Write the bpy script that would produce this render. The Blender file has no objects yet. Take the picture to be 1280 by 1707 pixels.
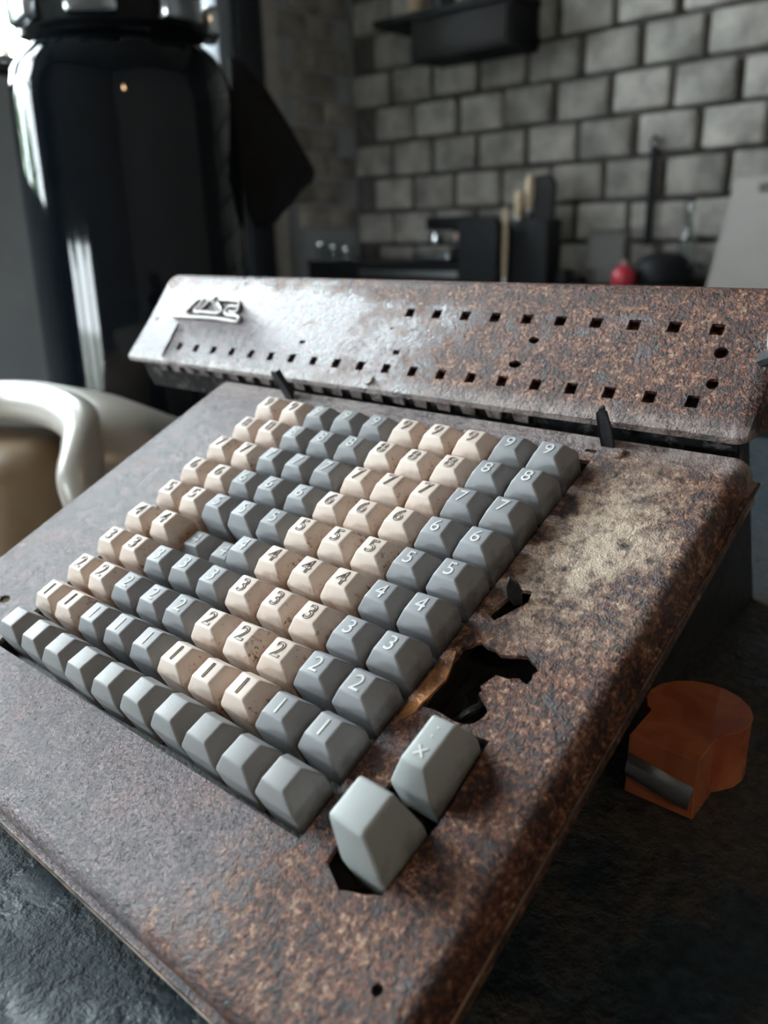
import bpy, bmesh, math, random
from mathutils import Vector, Matrix
from mathutils.geometry import delaunay_2d_cdt
random.seed(7)
S = bpy.context.scene
C = S.collection
PI = math.pi

# ------------------------------------------------------------------ camera, world, light, exposure
P = 0.019                         # one key pitch in metres
TILT = math.radians(24)           # slope of the keyboard
CAM = Vector((0.3295, -0.1328, 0.1529))
RW = Matrix(((0.758836, 0.650895, -0.022435), (0.196086, -0.261182, -0.945164), (-0.621062, 0.712825, -0.325825)))
FPX = 1345.1
cd = bpy.data.cameras.new('camera'); cam = bpy.data.objects.new('camera', cd); C.objects.link(cam)
rt = RW.transposed()              # camera axes as columns: right, down, forward
m = Matrix((rt.col[0], -rt.col[1], -rt.col[2])).transposed().to_4x4(); m.translation = CAM
cam.matrix_world = m
cd.sensor_fit = 'VERTICAL'; cd.sensor_height = 36; cd.lens = FPX / 1707 * 36
cd.clip_start = 0.02; cd.clip_end = 80
cd.dof.use_dof = True; cd.dof.focus_distance = 0.302; cd.dof.aperture_fstop = 9.0
S.camera = cam

w = bpy.data.worlds.new('overcast_sky'); S.world = w; w.use_nodes = True
wb = w.node_tree.nodes['Background']; wb.inputs['Color'].default_value = (0.93, 0.96, 1.0, 1); wb.inputs['Strength'].default_value = 24.0
S.view_settings.view_transform = 'Standard'; S.view_settings.look = 'None'
S.view_settings.gamma = 1; S.view_settings.use_curve_mapping = False
S.view_settings.exposure = 0.68
WALLX, WALLY, FLOORZ, CEILZ = -2.89, 3.4, -0.80, 3.15
FRONTY, RIGHTX = -2.6, 2.6
WIN_Y0, WIN_Y1, WIN_Z0, WIN_Z1 = 0.75, 2.49, 0.77, 2.12
W2_Y0, W2_Y1, W2_Z0, W2_Z1 = -1.9, 0.15, 0.40, 2.95
def portal(name, loc, rot, sx, sy):
    l = bpy.data.lights.new(name, 'AREA'); l.shape = 'RECTANGLE'; l.size = sx; l.size_y = sy
    l.cycles.is_portal = True
    o = bpy.data.objects.new(name, l); C.objects.link(o); o.location = loc; o.rotation_euler = rot
portal('window_portal', (WALLX - 0.16, (WIN_Y0 + WIN_Y1) / 2, (WIN_Z0 + WIN_Z1) / 2), (0, -PI / 2, 0), WIN_Z1 - WIN_Z0, WIN_Y1 - WIN_Y0)
portal('side_window_portal', (WALLX - 0.16, (W2_Y0 + W2_Y1) / 2, (W2_Z0 + W2_Z1) / 2), (0, -PI / 2, 0), W2_Z1 - W2_Z0, W2_Y1 - W2_Y0)
FW_X0, FW_X1, FW_Z0, FW_Z1 = -2.05, -0.55, -0.60, 0.38
portal('front_window_portal', ((FW_X0 + FW_X1) / 2, FRONTY - 0.16, (FW_Z0 + FW_Z1) / 2), (PI / 2, 0, 0), FW_X1 - FW_X0, FW_Z1 - FW_Z0)

# ------------------------------------------------------------------ helpers
def ray(px, py):
    return RW.transposed() @ Vector(((px - 640) / FPX, (py - 853.5) / FPX, 1))
def at(px, py, axis, val):        # the point of the plane axis = val seen in that direction
    d = ray(px, py); return CAM + d * ((val - CAM[axis]) / d[axis])
def dep(px, py, s):
    return CAM + ray(px, py) * s
def tag(o, label=None, cat=None, group=None, kind=None):
    if label: o['label'] = label
    if cat: o['category'] = cat
    if group: o['group'] = group
    if kind: o['kind'] = kind
    return o
def thing(name, label, cat, loc=(0, 0, 0), rot=(0, 0, 0), group=None):
    o = bpy.data.objects.new(name, None); C.objects.link(o)
    o.location = loc; o.rotation_euler = rot; o.empty_display_size = 0.02
    return tag(o, label, cat, group)
def finish(me, smooth=None):
    if smooth is not None:
        me.polygons.foreach_set('use_smooth', [True] * len(me.polygons))
        me.set_sharp_from_angle(angle=math.radians(smooth))
    me.update()
def obj(name, bm, mat, parent=None, smooth=35, loc=None, label=None):
    me = bpy.data.meshes.new(name)
    bmesh.ops.recalc_face_normals(bm, faces=bm.faces[:])
    bm.to_mesh(me); bm.free(); finish(me, smooth)
    me.materials.append(mat)
    o = bpy.data.objects.new(name, me); C.objects.link(o)
    if parent: o.parent = parent
    if loc is not None: o.location = loc
    if label: o['label'] = label
    return o
def struct(name, bm, mat, parent=None, smooth=30):
    o = obj(name, bm, mat, parent, smooth); o['kind'] = 'structure'; return o
def box(bm, a, b, bev=0, seg=2, M=None):
    vs = [bm.verts.new((x, y, z)) for x in (a[0], b[0]) for y in (a[1], b[1]) for z in (a[2], b[2])]
    fs = [bm.faces.new([vs[i] for i in f]) for f in ((0, 1, 3, 2), (4, 6, 7, 5), (0, 4, 5, 1), (2, 3, 7, 6), (0, 2, 6, 4), (1, 5, 7, 3))]
    if bev:
        es = list({e for f in fs for e in f.edges})
        r = bmesh.ops.bevel(bm, geom=es, offset=bev, segments=seg, affect='EDGES', profile=0.5)
        vs = [v for v in set(r['verts']) | set(v for v in vs if v.is_valid)]
    if M is not None:
        bmesh.ops.transform(bm, matrix=M, verts=[v for v in vs if v.is_valid])
    return bm
def newbox(a, b, bev=0, seg=2, M=None):
    return box(bmesh.new(), a, b, bev, seg, M)
def loft(bm, rings, cap=True):
    R = [[bm.verts.new(p) for p in r] for r in rings]
    n = len(R[0])
    for a, b in zip(R, R[1:]):
        for i in range(n):
            bm.faces.new((a[i], a[(i + 1) % n], b[(i + 1) % n], b[i]))
    if cap:
        bm.faces.new(R[0][::-1]); bm.faces.new(R[-1])
    return R
def lathe(bm, prof, n=32, M=None, cap=True):      # prof: (radius, z)
    rings = []
    for r, z in prof:
        ring = [Vector((r * math.cos(2 * PI * i / n), r * math.sin(2 * PI * i / n), z)) for i in range(n)]
        rings.append([M @ p for p in ring] if M is not None else ring)
    loft(bm, rings, cap); return bm
def tube(bm, pts, rad, n=10, sx=1.0, up=None):
    pts = [Vector(p) for p in pts]; rings = []; prev = None
    for i, p in enumerate(pts):
        t = (pts[min(i + 1, len(pts) - 1)] - pts[max(i - 1, 0)]).normalized()
        ref = up if up is not None else (prev if prev is not None else (Vector((0, 0, 1)) if abs(t.z) < .9 else Vector((1, 0, 0))))
        u = (ref - t * ref.dot(t)).normalized(); v = t.cross(u); prev = u
        r = rad[i] if isinstance(rad, (list, tuple)) else rad
        rings.append([p + u * (r * math.cos(2 * PI * k / n)) + v * (r * sx * math.sin(2 * PI * k / n)) for k in range(n)])
    loft(bm, rings); return bm
def smoothpath(pts, k=6):
    pts = [Vector(p) for p in pts]; out = []
    q = [pts[0] * 2 - pts[1]] + pts + [pts[-1] * 2 - pts[-2]]
    for i in range(1, len(q) - 2):
        for j in range(k):
            t = j / k; a, b, c, d = q[i - 1], q[i], q[i + 1], q[i + 2]
            out.append(0.5 * ((2 * b) + (c - a) * t + (2 * a - 5 * b + 4 * c - d) * t * t + (3 * b - a - 3 * c + d) * t ** 3))
    out.append(pts[-1]); return out
def prism(bm, poly, d, M=None):                   # poly in XY, from z = 0 to z = d
    a = [Vector((x, y, 0)) for x, y in poly]; b = [Vector((x, y, d)) for x, y in poly]
    if M is not None: a = [M @ p for p in a]; b = [M @ p for p in b]
    loft(bm, [a, b]); return bm
def inside(p, loop):
    c = False; x, y = p; n = len(loop)
    for i in range(n):
        (x1, y1), (x2, y2) = loop[i][:2], loop[(i + 1) % n][:2]
        if (y1 > y) != (y2 > y) and x < (x2 - x1) * (y - y1) / (y2 - y1) + x1: c = not c
    return c
def holed(outer, holes, t):                       # flat sheet with holes, top at z = 0, bottom at z = -t
    vs, es = [], []
    for loop in [outer] + holes:
        k = len(vs); n = len(loop); vs += [Vector((q[0], q[1])) for q in loop]; es += [(k + i, k + (i + 1) % n) for i in range(n)]
    V, E_, F_, _, _, _ = delaunay_2d_cdt(vs, es, [], 0, 1e-5)
    keep = []
    for f in F_:
        c = sum((V[i] for i in f), Vector((0, 0))) / 3
        if inside(c, outer) and not any(inside(c, h) for h in holes): keep.append(f)
    bm = bmesh.new(); top = [bm.verts.new((v.x, v.y, 0)) for v in V]; bot = [bm.verts.new((v.x, v.y, -t)) for v in V]
    cnt = {}
    for f in keep:
        bm.faces.new([top[i] for i in f]); bm.faces.new([bot[i] for i in reversed(f)])
        for a, b in zip(f, list(f[1:]) + [f[0]]): cnt[a, b] = 1
    for a, b in cnt:
        if (b, a) not in cnt: bm.faces.new((top[b], top[a], bot[a], bot[b]))
    for v in [v for v in bm.verts if not v.link_faces]: bm.verts.remove(v)
    return bm
def circ(x, y, r, n=12, sx=1.0):
    return [(x + r * sx * math.cos(2 * PI * i / n), y + r * math.sin(2 * PI * i / n)) for i in range(n)]
def sq(x, y, w, h, sk=0):
    return [(x - w / 2, y - h / 2), (x + w / 2, y - h / 2), (x + w / 2 + sk, y + h / 2), (x - w / 2 + sk, y + h / 2)]

# ------------------------------------------------------------------ materials
class NT:
    def __init__(s, name):
        s.m = bpy.data.materials.new(name); s.m.use_nodes = True; s.t = s.m.node_tree
        s.b = s.t.nodes['Principled BSDF']
        s.tc = s.t.nodes.new('ShaderNodeTexCoord')
    def n(s, typ, **kw):
        nd = s.t.nodes.new(typ)
        for k, v in kw.items():
            if k in nd.inputs: s.put(nd.inputs[k], v)
            else: setattr(nd, k, v)
        return nd
    def put(s, sock, v):
        if isinstance(v, bpy.types.NodeSocket): s.t.links.new(v, sock)
        else: sock.default_value = v
    def noise(s, scale, detail=4, rough=.55, vec=None, dist=0):
        nd = s.n('ShaderNodeTexNoise', Scale=scale, Detail=detail, Roughness=rough, Distortion=dist)
        s.t.links.new(vec or s.tc.outputs['Object'], nd.inputs['Vector']); return nd.outputs['Fac']
    def rng(s, v, a, b, c=0., d=1.):
        nd = s.n('ShaderNodeMapRange'); nd.clamp = True
        for i, x in enumerate((v, a, b, c, d)): s.put(nd.inputs[i], x)
        return nd.outputs[0]
    def math(s, op, a, b=0.):
        nd = s.n('ShaderNodeMath'); nd.operation = op; s.put(nd.inputs[0], a); s.put(nd.inputs[1], b); return nd.outputs[0]
    def mix(s, f, a, b):
        nd = s.n('ShaderNodeMix'); nd.data_type = 'RGBA'
        s.put(nd.inputs[0], f)
        for i, x in ((6, a), (7, b)): s.put(nd.inputs[i], (*x, 1) if isinstance(x, tuple) and len(x) == 3 else x)
        return nd.outputs[2]
    def ramp(s, v, stops):
        nd = s.n('ShaderNodeValToRGB'); s.put(nd.inputs[0], v); e = nd.color_ramp.elements
        while len(e) < len(stops): e.new(0.5)
        for el, (p, c) in zip(e, stops): el.position = p; el.color = (*c, 1)
        return nd.outputs[0]
    def bump(s, h, dist, strength=1.0, prev=None):
        nd = s.n('ShaderNodeBump', Height=h, Distance=dist, Strength=strength)
        if prev is not None: s.t.links.new(prev, nd.inputs['Normal'])
        s.t.links.new(nd.outputs[0], s.b.inputs['Normal']); return nd.outputs[0]
    def set(s, **kw):
        for k, v in kw.items():
            k = {'color': 'Base Color', 'rough': 'Roughness', 'metal': 'Metallic', 'spec': 'Specular IOR Level', 'trans': 'Transmission Weight', 'ior': 'IOR', 'coat': 'Coat Weight', 'coatr': 'Coat Roughness', 'emit': 'Emission Color', 'estr': 'Emission Strength', 'sheen': 'Sheen Weight'}[k]
            s.put(s.b.inputs[k], (*v, 1) if isinstance(v, tuple) and len(v) == 3 else v)
        return s
def plain(name, col, rough=.5, metal=0., var=.25, scale=60., bump=0., bscale=300., **kw):
    t = NT(name); nz = t.noise(scale)
    f = t.rng(nz, .3, .7)
    t.set(color=t.mix(f, tuple(c * (1 - var) for c in col), tuple(min(1, c * (1 + var)) for c in col)), rough=rough, metal=metal, **kw)
    if bump: t.bump(t.noise(bscale, 3), bump)
    return t.m

def rusty(name, rust_lo, rust_hi, patch=True, carriage=False):
    # dusty hammered mauve paint, eaten by rust towards the right end (local metres from the machine's base point)
    t = NT(name)
    sep = t.n('ShaderNodeSeparateXYZ'); t.t.links.new(t.tc.outputs['Object'], sep.inputs[0])
    big, mid, fine = t.noise(28, 5), t.noise(130, 6, .65), t.noise(520, 4, .6)
    g = t.rng(sep.outputs[0], (rust_lo - 4.4) * P, (rust_hi - 4.4) * P, -0.25, 0.42)
    ly = t.math('SUBTRACT', sep.outputs[1], (10.42 - 3.0) * P); lz = t.math('SUBTRACT', sep.outputs[2], (-.28 + 4.677) * P)
    sl = t.math('ADD', t.math('MULTIPLY', ly, math.cos(math.radians(26)) / P), t.math('MULTIPLY', lz, math.sin(math.radians(26)) / P))   # pitches up the carriage face
    if carriage: g = t.math('ADD', g, t.rng(sl, 2.75, 3.35, 0., .42))
    mask = t.rng(t.math('ADD', t.math('ADD', g, t.math('MULTIPLY', t.math('SUBTRACT', mid, .5), 1.15)), t.math('MULTIPLY', t.math('SUBTRACT', big, .5), 1.1)), .0, .35)
    paint = t.mix(t.rng(mid, .35, .65), (0.050, 0.035, 0.044), (0.180, 0.128, 0.142))
    paint = t.mix(t.rng(big, .5, .72), paint, (0.170, 0.092, 0.092))
    rust = t.ramp(t.rng(t.math('ADD', t.math('MULTIPLY', mid, .6), t.math('MULTIPLY', fine, .4)), .30, .70), [(.20, (0.010, 0.006, 0.005)), (.40, (0.062, 0.017, 0.009)), (.58, (0.150, 0.050, 0.025)), (.74, (0.28, 0.13, 0.070)), (.92, (0.44, 0.31, 0.21))])
    col = t.mix(mask, paint, rust)
    pit_shade = t.rng(t.noise(620, 4, .7), .40, .52)              # shading of the hammered grain, painted into the colour as dark pits
    col = t.mix(pit_shade, t.mix(.8, col, (0.012, 0.009, 0.010)), col)
    rr = t.mix(mask, (.18, .18, .18), (.48, .48, .48))
    if carriage: dust = t.rng(sl, .12, .5, 1., 0.)
    else: dust = t.rng(sep.outputs[1], (9.45 - 3.0) * P, (9.95 - 3.0) * P)
    dust = t.math('MULTIPLY', dust, t.rng(t.math('ADD', t.math('MULTIPLY', mid, .6), t.math('MULTIPLY', big, .4)), .38, .56))
    col = t.mix(dust, col, (0.27, 0.22, 0.208))
    if patch:                                     # bare patch where the paint has flaked to a pale crust
        dx = t.math('MULTIPLY', t.math('SUBTRACT', sep.outputs[0], (10.95 - 4.4) * P), 1.5)
        dy = t.math('SUBTRACT', sep.outputs[1], (6.9 - 3.0) * P)
        dist = t.math('SQRT', t.math('ADD', t.math('MULTIPLY', dx, dx), t.math('MULTIPLY', dy, dy)))
        pm = t.math('MULTIPLY', t.rng(dist, .012, .062, 1., 0.), t.rng(t.math('ADD', t.math('MULTIPLY', mid, .65), t.math('MULTIPLY', big, .5)), .5, .66))
        col = t.mix(pm, col, (0.53, 0.42, 0.32))
    t.set(color=col, rough=rr, spec=t.rng(mask, 0, 1, 1., .5))
    b = t.bump(t.noise(600, 4, .72), .0012, 1.)
    t.bump(t.noise(300, 4, .6), .0008, 1., b)
    return t.m

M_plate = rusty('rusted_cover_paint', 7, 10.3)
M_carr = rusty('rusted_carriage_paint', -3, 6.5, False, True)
M_dark = plain('grimy_dark_steel', (0.022, 0.023, 0.025), .5, .3, .5, 120, .0004, 500)
M_torn = plain('raw_orange_rust', (0.30, 0.13, 0.05), .4, .3, .7, 150, .0008, 300)
M_edge = plain('bare_rusty_edge', (0.10, 0.07, 0.05), .35, .4, .7, 160)
M_rail = NT('dirty_rail_steel')
M_rail.set(color=M_rail.mix(M_rail.rng(M_rail.noise(130, 5, .65), .52, .66), (0.012, 0.012, 0.013), (0.13, 0.115, 0.115)), rough=.5, metal=.3); M_rail.bump(M_rail.noise(300), .0008); M_rail = M_rail.m
def keymat(name, base, dirt, lo):
    t = NT(name)
    oi = t.n('ShaderNodeObjectInfo')
    vec = t.n('ShaderNodeVectorMath'); vec.operation = 'ADD'
    t.t.links.new(t.tc.outputs['Object'], vec.inputs[0])
    cmb = t.n('ShaderNodeCombineXYZ'); t.t.links.new(oi.outputs['Random'], cmb.inputs[0]); t.t.links.new(oi.outputs['Random'], cmb.inputs[1])
    t.t.links.new(cmb.outputs[0], vec.inputs[1])
    v = vec.outputs[0]
    sep = t.n('ShaderNodeSeparateXYZ'); t.t.links.new(t.tc.outputs['Object'], sep.inputs[0])
    a, f = t.noise(110, 5, .65, v), t.noise(700, 3, .6, v)
    side = t.rng(sep.outputs[0], .15 * P, .40 * P)             # grime gathers on the right flank
    low = t.rng(sep.outputs[2], -.05 * P, -.5 * P)
    m1 = t.rng(t.math('ADD', a, t.math('MULTIPLY', side, .13)), lo, lo + .16)
    col = t.mix(t.math('MULTIPLY', m1, low), base, dirt)
    m2 = t.math('MULTIPLY', t.rng(t.math('ADD', t.math('MULTIPLY', f, .5), t.math('MULTIPLY', a, .5)), lo + .07, lo + .13), side)
    col = t.mix(m2, col, (0.07, 0.045, 0.035))
    col = t.mix(t.rng(oi.outputs['Random'], 0, 1, 0, .16), col, dirt)
    t.set(color=col, rough=.46, spec=.45); t.bump(t.noise(900, 2, .5, v), .00006)
    return t.m
M_cream = keymat('cream_key_plastic', (0.62, 0.53, 0.47), (0.42, 0.27, 0.19), .50)
M_grey = keymat('grey_key_plastic', (0.24, 0.248, 0.262), (0.15, 0.145, 0.15), .54)
M_blank = keymat('pale_grey_key_plastic', (0.228, 0.228, 0.232), (0.16, 0.165, 0.165), .58)
M_big = keymat('pale_green_grey_key_plastic', (0.31, 0.328, 0.325), (0.20, 0.21, 0.20), .60)
M_numd = plain('engraving_filled_grey', (0.22, 0.20, 0.185), .6)
M_numl = plain('engraving_filled_white', (0.52, 0.53, 0.53), .6)
M_logo = plain('cast_badge_metal', (0.42, 0.40, 0.385), .42, .25, .2, 200)
M_black = plain('gloss_black_enamel', (0.004, 0.006, 0.009), .06, 0, .2, 30, spec=.32)
M_chrome = plain('dull_chrome', (0.45, 0.48, 0.50), .18, 1., .25, 40)
M_cloth = plain('black_cotton', (0.008, 0.009, 0.011), .95, 0, .3, 80, .001, 500)
M_shell = plain('cream_moulded_plastic', (0.37, 0.345, 0.305), .28, 0, .05, 10)
M_cush = plain('tan_leather', (0.33, 0.235, 0.15), .45, 0, .12, 20)
M_under = plain('dark_brown_webbing', (0.035, 0.028, 0.025), .8)
M_plaster = plain('grey_blue_plaster', (0.34, 0.36, 0.38), .8, 0, .06, 6, .002, 60)
M_strip = plain('light_plaster', (0.42, 0.40, 0.37), .85, 0, .1, 12)
M_frame = plain('blue_grey_frame_paint', (0.24, 0.27, 0.31), .45, 0, .08, 15)
M_post = plain('dark_painted_wood', (0.012, 0.016, 0.022), .5)
M_mortar = plain('dark_mortar', (0.085, 0.08, 0.075), .95, 0, .35, 25, .004, 60)
def blockmat(name, a, b):
    t = NT(name); oi = t.n('ShaderNodeObjectInfo')
    vec = t.n('ShaderNodeVectorMath'); vec.operation = 'ADD'; t.t.links.new(t.tc.outputs['Object'], vec.inputs[0])
    cmb = t.n('ShaderNodeCombineXYZ'); t.put(cmb.inputs[0], t.math('MULTIPLY', oi.outputs['Random'], 9.)); t.put(cmb.inputs[2], t.math('MULTIPLY', oi.outputs['Random'], 5.))
    t.t.links.new(cmb.outputs[0], vec.inputs[1]); v = vec.outputs[0]
    col = t.mix(t.rng(t.noise(9, 5, .6, v), .32, .68), a, b)
    hs = t.n('ShaderNodeHueSaturation'); t.put(hs.inputs['Color'], col); t.put(hs.inputs['Value'], t.rng(oi.outputs['Random'], 0, 1, .72, 1.2))
    t.set(color=hs.outputs[0], rough=.92); t.bump(t.noise(70, 4, .6, v), .006)
    return t.m
M_block = blockmat('cement_block', (0.21, 0.20, 0.185), (0.45, 0.42, 0.385))
M_brick = blockmat('brown_grey_brick', (0.21, 0.19, 0.165), (0.40, 0.365, 0.325))
M_concrete = plain('stained_concrete_floor', (0.09, 0.085, 0.08), .7, 0, .3, 4)
M_ceil = plain('dark_ceiling', (0.20, 0.19, 0.18), .9, 0, .2, 5)
M_room = plain('brown_grey_wall', (0.17, 0.16, 0.15), .9, 0, .2, 5)
M_counter = plain('black_stone', (0.02, 0.021, 0.023), .25, 0, .4, 40)
M_steel = plain('brushed_steel', (0.40, 0.41, 0.42), .3, .9, .15, 40)
M_blk = plain('matt_black', (0.008, 0.009, 0.011), .6, spec=.22)
M_wood = plain('pale_wood', (0.42, 0.32, 0.21), .6, 0, .2, 60)
M_dwood = plain('blackened_wood', (0.012, 0.010, 0.010), .6, 0, .3, 30, spec=.25)
M_board = plain('pale_grey_board', (0.29, 0.268, 0.252), .6, 0, .05, 10)
M_red = plain('red_enamel', (0.42, 0.022, 0.04), .3)
M_pink = plain('dusty_pink_glaze', (0.45, 0.30, 0.28), .3)
M_leaf = plain('leaf_green', (0.13, 0.24, 0.10), .6, 0, .5, 3)
M_bark = plain('bark', (0.08, 0.06, 0.045), .9)
M_grass = plain('pale_gravel_ground', (0.36, 0.37, 0.33), .9, 0, .3, 2)
def glass(name, col, rough=.03, ior=1.45):
    return NT(name).set(color=col, rough=rough, trans=1.0, ior=ior).m
M_glass = glass('jar_glass', (0.9, 0.95, 0.95))
def amber():
    t = NT('amber_glass'); n1 = t.noise(45, 3, .5, None, .6)
    t.set(color=t.mix(t.rng(n1, .4, .62), (0.66, 0.22, 0.09), (0.46, 0.12, 0.055)), rough=.04, trans=.4, ior=1.5, spec=.8); return t.m
M_amber = amber()
def pane():
    t = NT('window_glass'); tr = t.n('ShaderNodeBsdfTransparent', Color=(.93, .97, .97, 1)); gl = t.n('ShaderNodeBsdfGlossy', Roughness=.02)
    fr = t.n('ShaderNodeFresnel', IOR=1.45); mx = t.n('ShaderNodeMixShader')
    t.t.links.new(fr.outputs[0], mx.inputs[0]); t.t.links.new(tr.outputs[0], mx.inputs[1]); t.t.links.new(gl.outputs[0], mx.inputs[2])
    t.t.links.new(mx.outputs[0], t.t.nodes['Material Output'].inputs[0]); return t.m
M_pane = pane()
def tablemat():
    t = NT('worn_dark_table_paint'); a, b = t.noise(22, 5, .6), t.noise(190, 5, .65)
    geo = t.tc.outputs['Object']; sep = t.n('ShaderNodeSeparateXYZ'); t.t.links.new(geo, sep.inputs[0])
    col = t.mix(t.rng(b, .35, .65), (0.008, 0.014, 0.018), (0.026, 0.040, 0.049))
    brown = t.mix(t.rng(b, .4, .6), (0.030, 0.024, 0.019), (0.070, 0.058, 0.045))
    f = t.math('MULTIPLY', t.rng(sep.outputs[0], .17, .24), t.rng(a, .44, .56))
    col = t.mix(f, col, brown)
    # paint flaked off the near left corner
    dx = t.math('SUBTRACT', sep.outputs[0], .075); dy = t.math('SUBTRACT', sep.outputs[1], -.085)
    d = t.math('ADD', t.math('SQRT', t.math('ADD', t.math('MULTIPLY', dx, dx), t.math('MULTIPLY', dy, dy))), t.math('MULTIPLY', a, .02))
    pm = t.rng(d, .026, .028, 1., 0.)
    col = t.mix(pm, col, (0.17, 0.20, 0.22))
    t.set(color=col, rough=t.mix(t.rng(a, .4, .6), (.42, .42, .42), (.65, .65, .65)), spec=.28)
    t.bump(t.math('ADD', t.math('MULTIPLY', t.noise(260, 5, .7), t.rng(a, .40, .55, .12, 1.)), t.math('MULTIPLY', pm, -.6)), .0038); return t.m
M_table = tablemat()

# ------------------------------------------------------------------ room
T = 0.2
struct('floor', newbox((WALLX - T, FRONTY - T, FLOORZ - .1), (RIGHTX + T, WALLY + T, FLOORZ)), M_concrete)
struct('ceiling', newbox((WALLX - T, FRONTY - T, CEILZ), (RIGHTX + T, WALLY + T, CEILZ + .1)), M_ceil)
bm = bmesh.new()
box(bm, (WALLX - T, FRONTY - T, FLOORZ), (FW_X0, FRONTY, CEILZ)); box(bm, (FW_X1, FRONTY - T, FLOORZ), (RIGHTX + T, FRONTY, CEILZ))
box(bm, (FW_X0, FRONTY - T, FLOORZ), (FW_X1, FRONTY, FW_Z0)); box(bm, (FW_X0, FRONTY - T, FW_Z1), (FW_X1, FRONTY, CEILZ))
struct('wall_front', bm, M_room)
struct('wall_right', newbox((RIGHTX, FRONTY, FLOORZ), (RIGHTX + T, WALLY, CEILZ)), M_room)
wall_back = struct('wall_back', newbox((WALLX - T, WALLY, FLOORZ), (RIGHTX + T, WALLY + T, CEILZ)), M_mortar)
bm = bmesh.new()
box(bm, (WALLX - T, W2_Y1, FLOORZ), (WALLX, WIN_Y1 + .09, WIN_Z0)); box(bm, (WALLX - T, FRONTY, FLOORZ), (WALLX, W2_Y1, W2_Z0))
box(bm, (WALLX - T, W2_Y1, WIN_Z1), (WALLX, WIN_Y1 + .09, CEILZ))
box(bm, (WALLX - T, W2_Y1, WIN_Z0), (WALLX, WIN_Y0, WIN_Z1))
box(bm, (WALLX - T, FRONTY, W2_Z1), (WALLX, W2_Y1, CEILZ))
box(bm, (WALLX - T, FRONTY, W2_Z0), (WALLX, W2_Y0, W2_Z1))
box(bm, (WALLX - T, WIN_Y1 + .09, FLOORZ), (WALLX, WALLY, CEILZ))
wall_left = struct('wall_left', bm, M_plaster)
struct('trim_1', newbox((WALLX - .01, 2.585, FLOORZ), (WALLX + .05, 2.735, CEILZ), .006), M_post)
struct('trim_2', newbox((WALLX - .01, 2.735, FLOORZ), (WALLX + .03, 2.85, CEILZ), .006), M_strip)
# window: long row of lights in the left wall
bm = bmesh.new(); fx0, fx1 = WALLX - .13, WALLX - .06
for y in (WIN_Y0, 1.15): box(bm, (fx0, y - .03, WIN_Z0), (fx1, y + .03, WIN_Z1), .004, 1)
for z in (WIN_Z0, WIN_Z1 - .05): box(bm, (fx0, WIN_Y0, z), (fx1, WIN_Y1, z + .05), .004, 1)
win = struct('window_1', bm, M_frame)
struct('window_jamb', newbox((WALLX - T, WIN_Y1, WIN_Z0), (WALLX + .02, WIN_Y1 + .09, WIN_Z1), .006), M_frame, win)
struct('window_sill', newbox((WALLX - T, WIN_Y0 - .05, WIN_Z0 - .035), (WALLX + .05, WIN_Y1 + .05, WIN_Z0 + .005), .008), M_post, win)
struct('pane', newbox((fx0 + .03, WIN_Y0, WIN_Z0 + .05), (fx0 + .036, WIN_Y1, WIN_Z1 - .05)), M_pane, win)

bm = bmesh.new()
for y in (W2_Y0, -1.2, -.5, W2_Y1): box(bm, (fx0, y - .03, W2_Z0), (fx1, y + .03, W2_Z1), .004, 1)
for z in (W2_Z0, 1.2, 2.0, W2_Z1 - .05): box(bm, (fx0, W2_Y0, z), (fx1, W2_Y1, z + .05), .004, 1)
win3 = struct('window_3', bm, M_frame)
struct('pane', newbox((fx0 + .03, W2_Y0, W2_Z0 + .05), (fx0 + .036, W2_Y1, W2_Z1 - .05)), M_pane, win3)
bm = bmesh.new(); fy0, fy1 = FRONTY - .13, FRONTY - .06
for x in (FW_X0, -1.54, -.98, FW_X1 - .05): box(bm, (x, fy0, FW_Z0), (x + .05, fy1, FW_Z1), .004, 1)
for z in (FW_Z0, FW_Z1 - .05): box(bm, (FW_X0, fy0, z), (FW_X1, fy1, z + .05), .004, 1)
win2 = struct('window_2', bm, M_frame)
struct('pane', newbox((FW_X0, fy0 + .03, FW_Z0 + .05), (FW_X1, fy0 + .036, FW_Z1 - .05)), M_pane, win2)

def blockmesh(name, w, h, d, seed):
    rnd = random.Random(seed); bm = newbox((-w / 2, -d, -h / 2), (w / 2, d, h / 2), .012, 2)
    for v in bm.verts: v.co += Vector((rnd.uniform(-.003, .003), rnd.uniform(-.002, .002), rnd.uniform(-.003, .003)))
    me = bpy.data.meshes.new(name); bm.to_mesh(me); bm.free(); finish(me, 40); return me
BW, BH, Z0 = .266, .168, .77
bms = [blockmesh('block', BW - .028, BH - .020, .03, k) for k in range(4)]
for me in bms: me.materials.append(M_block)
offs = {0: -1.016, -1: -1.135, -2: -1.014, -3: -1.148}
for k in range(-6, 5):
    off = offs.get(k, -1.016 if k % 2 == 0 else -1.135)
    z = Z0 + BH * (k + .5)
    x = off - BW * 8 + BW / 2
    while x < .6:
        if x > WALLX + BW * .3:
            o = bpy.data.objects.new('block', random.choice(bms)); C.objects.link(o); o.parent = wall_back
            o.location = (x + random.uniform(-.006, .006), WALLY - .002 + random.uniform(-.006, .004), z + random.uniform(-.003, .003))
            o.rotation_euler = (0, random.uniform(-.008, .008), random.uniform(-.01, .01))
        x += BW
LB = .125
bks = [blockmesh('brick', .19, LB - .016, .02, 20 + k) for k in range(3)]
for me in bks: me.materials.append(M_brick)
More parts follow.
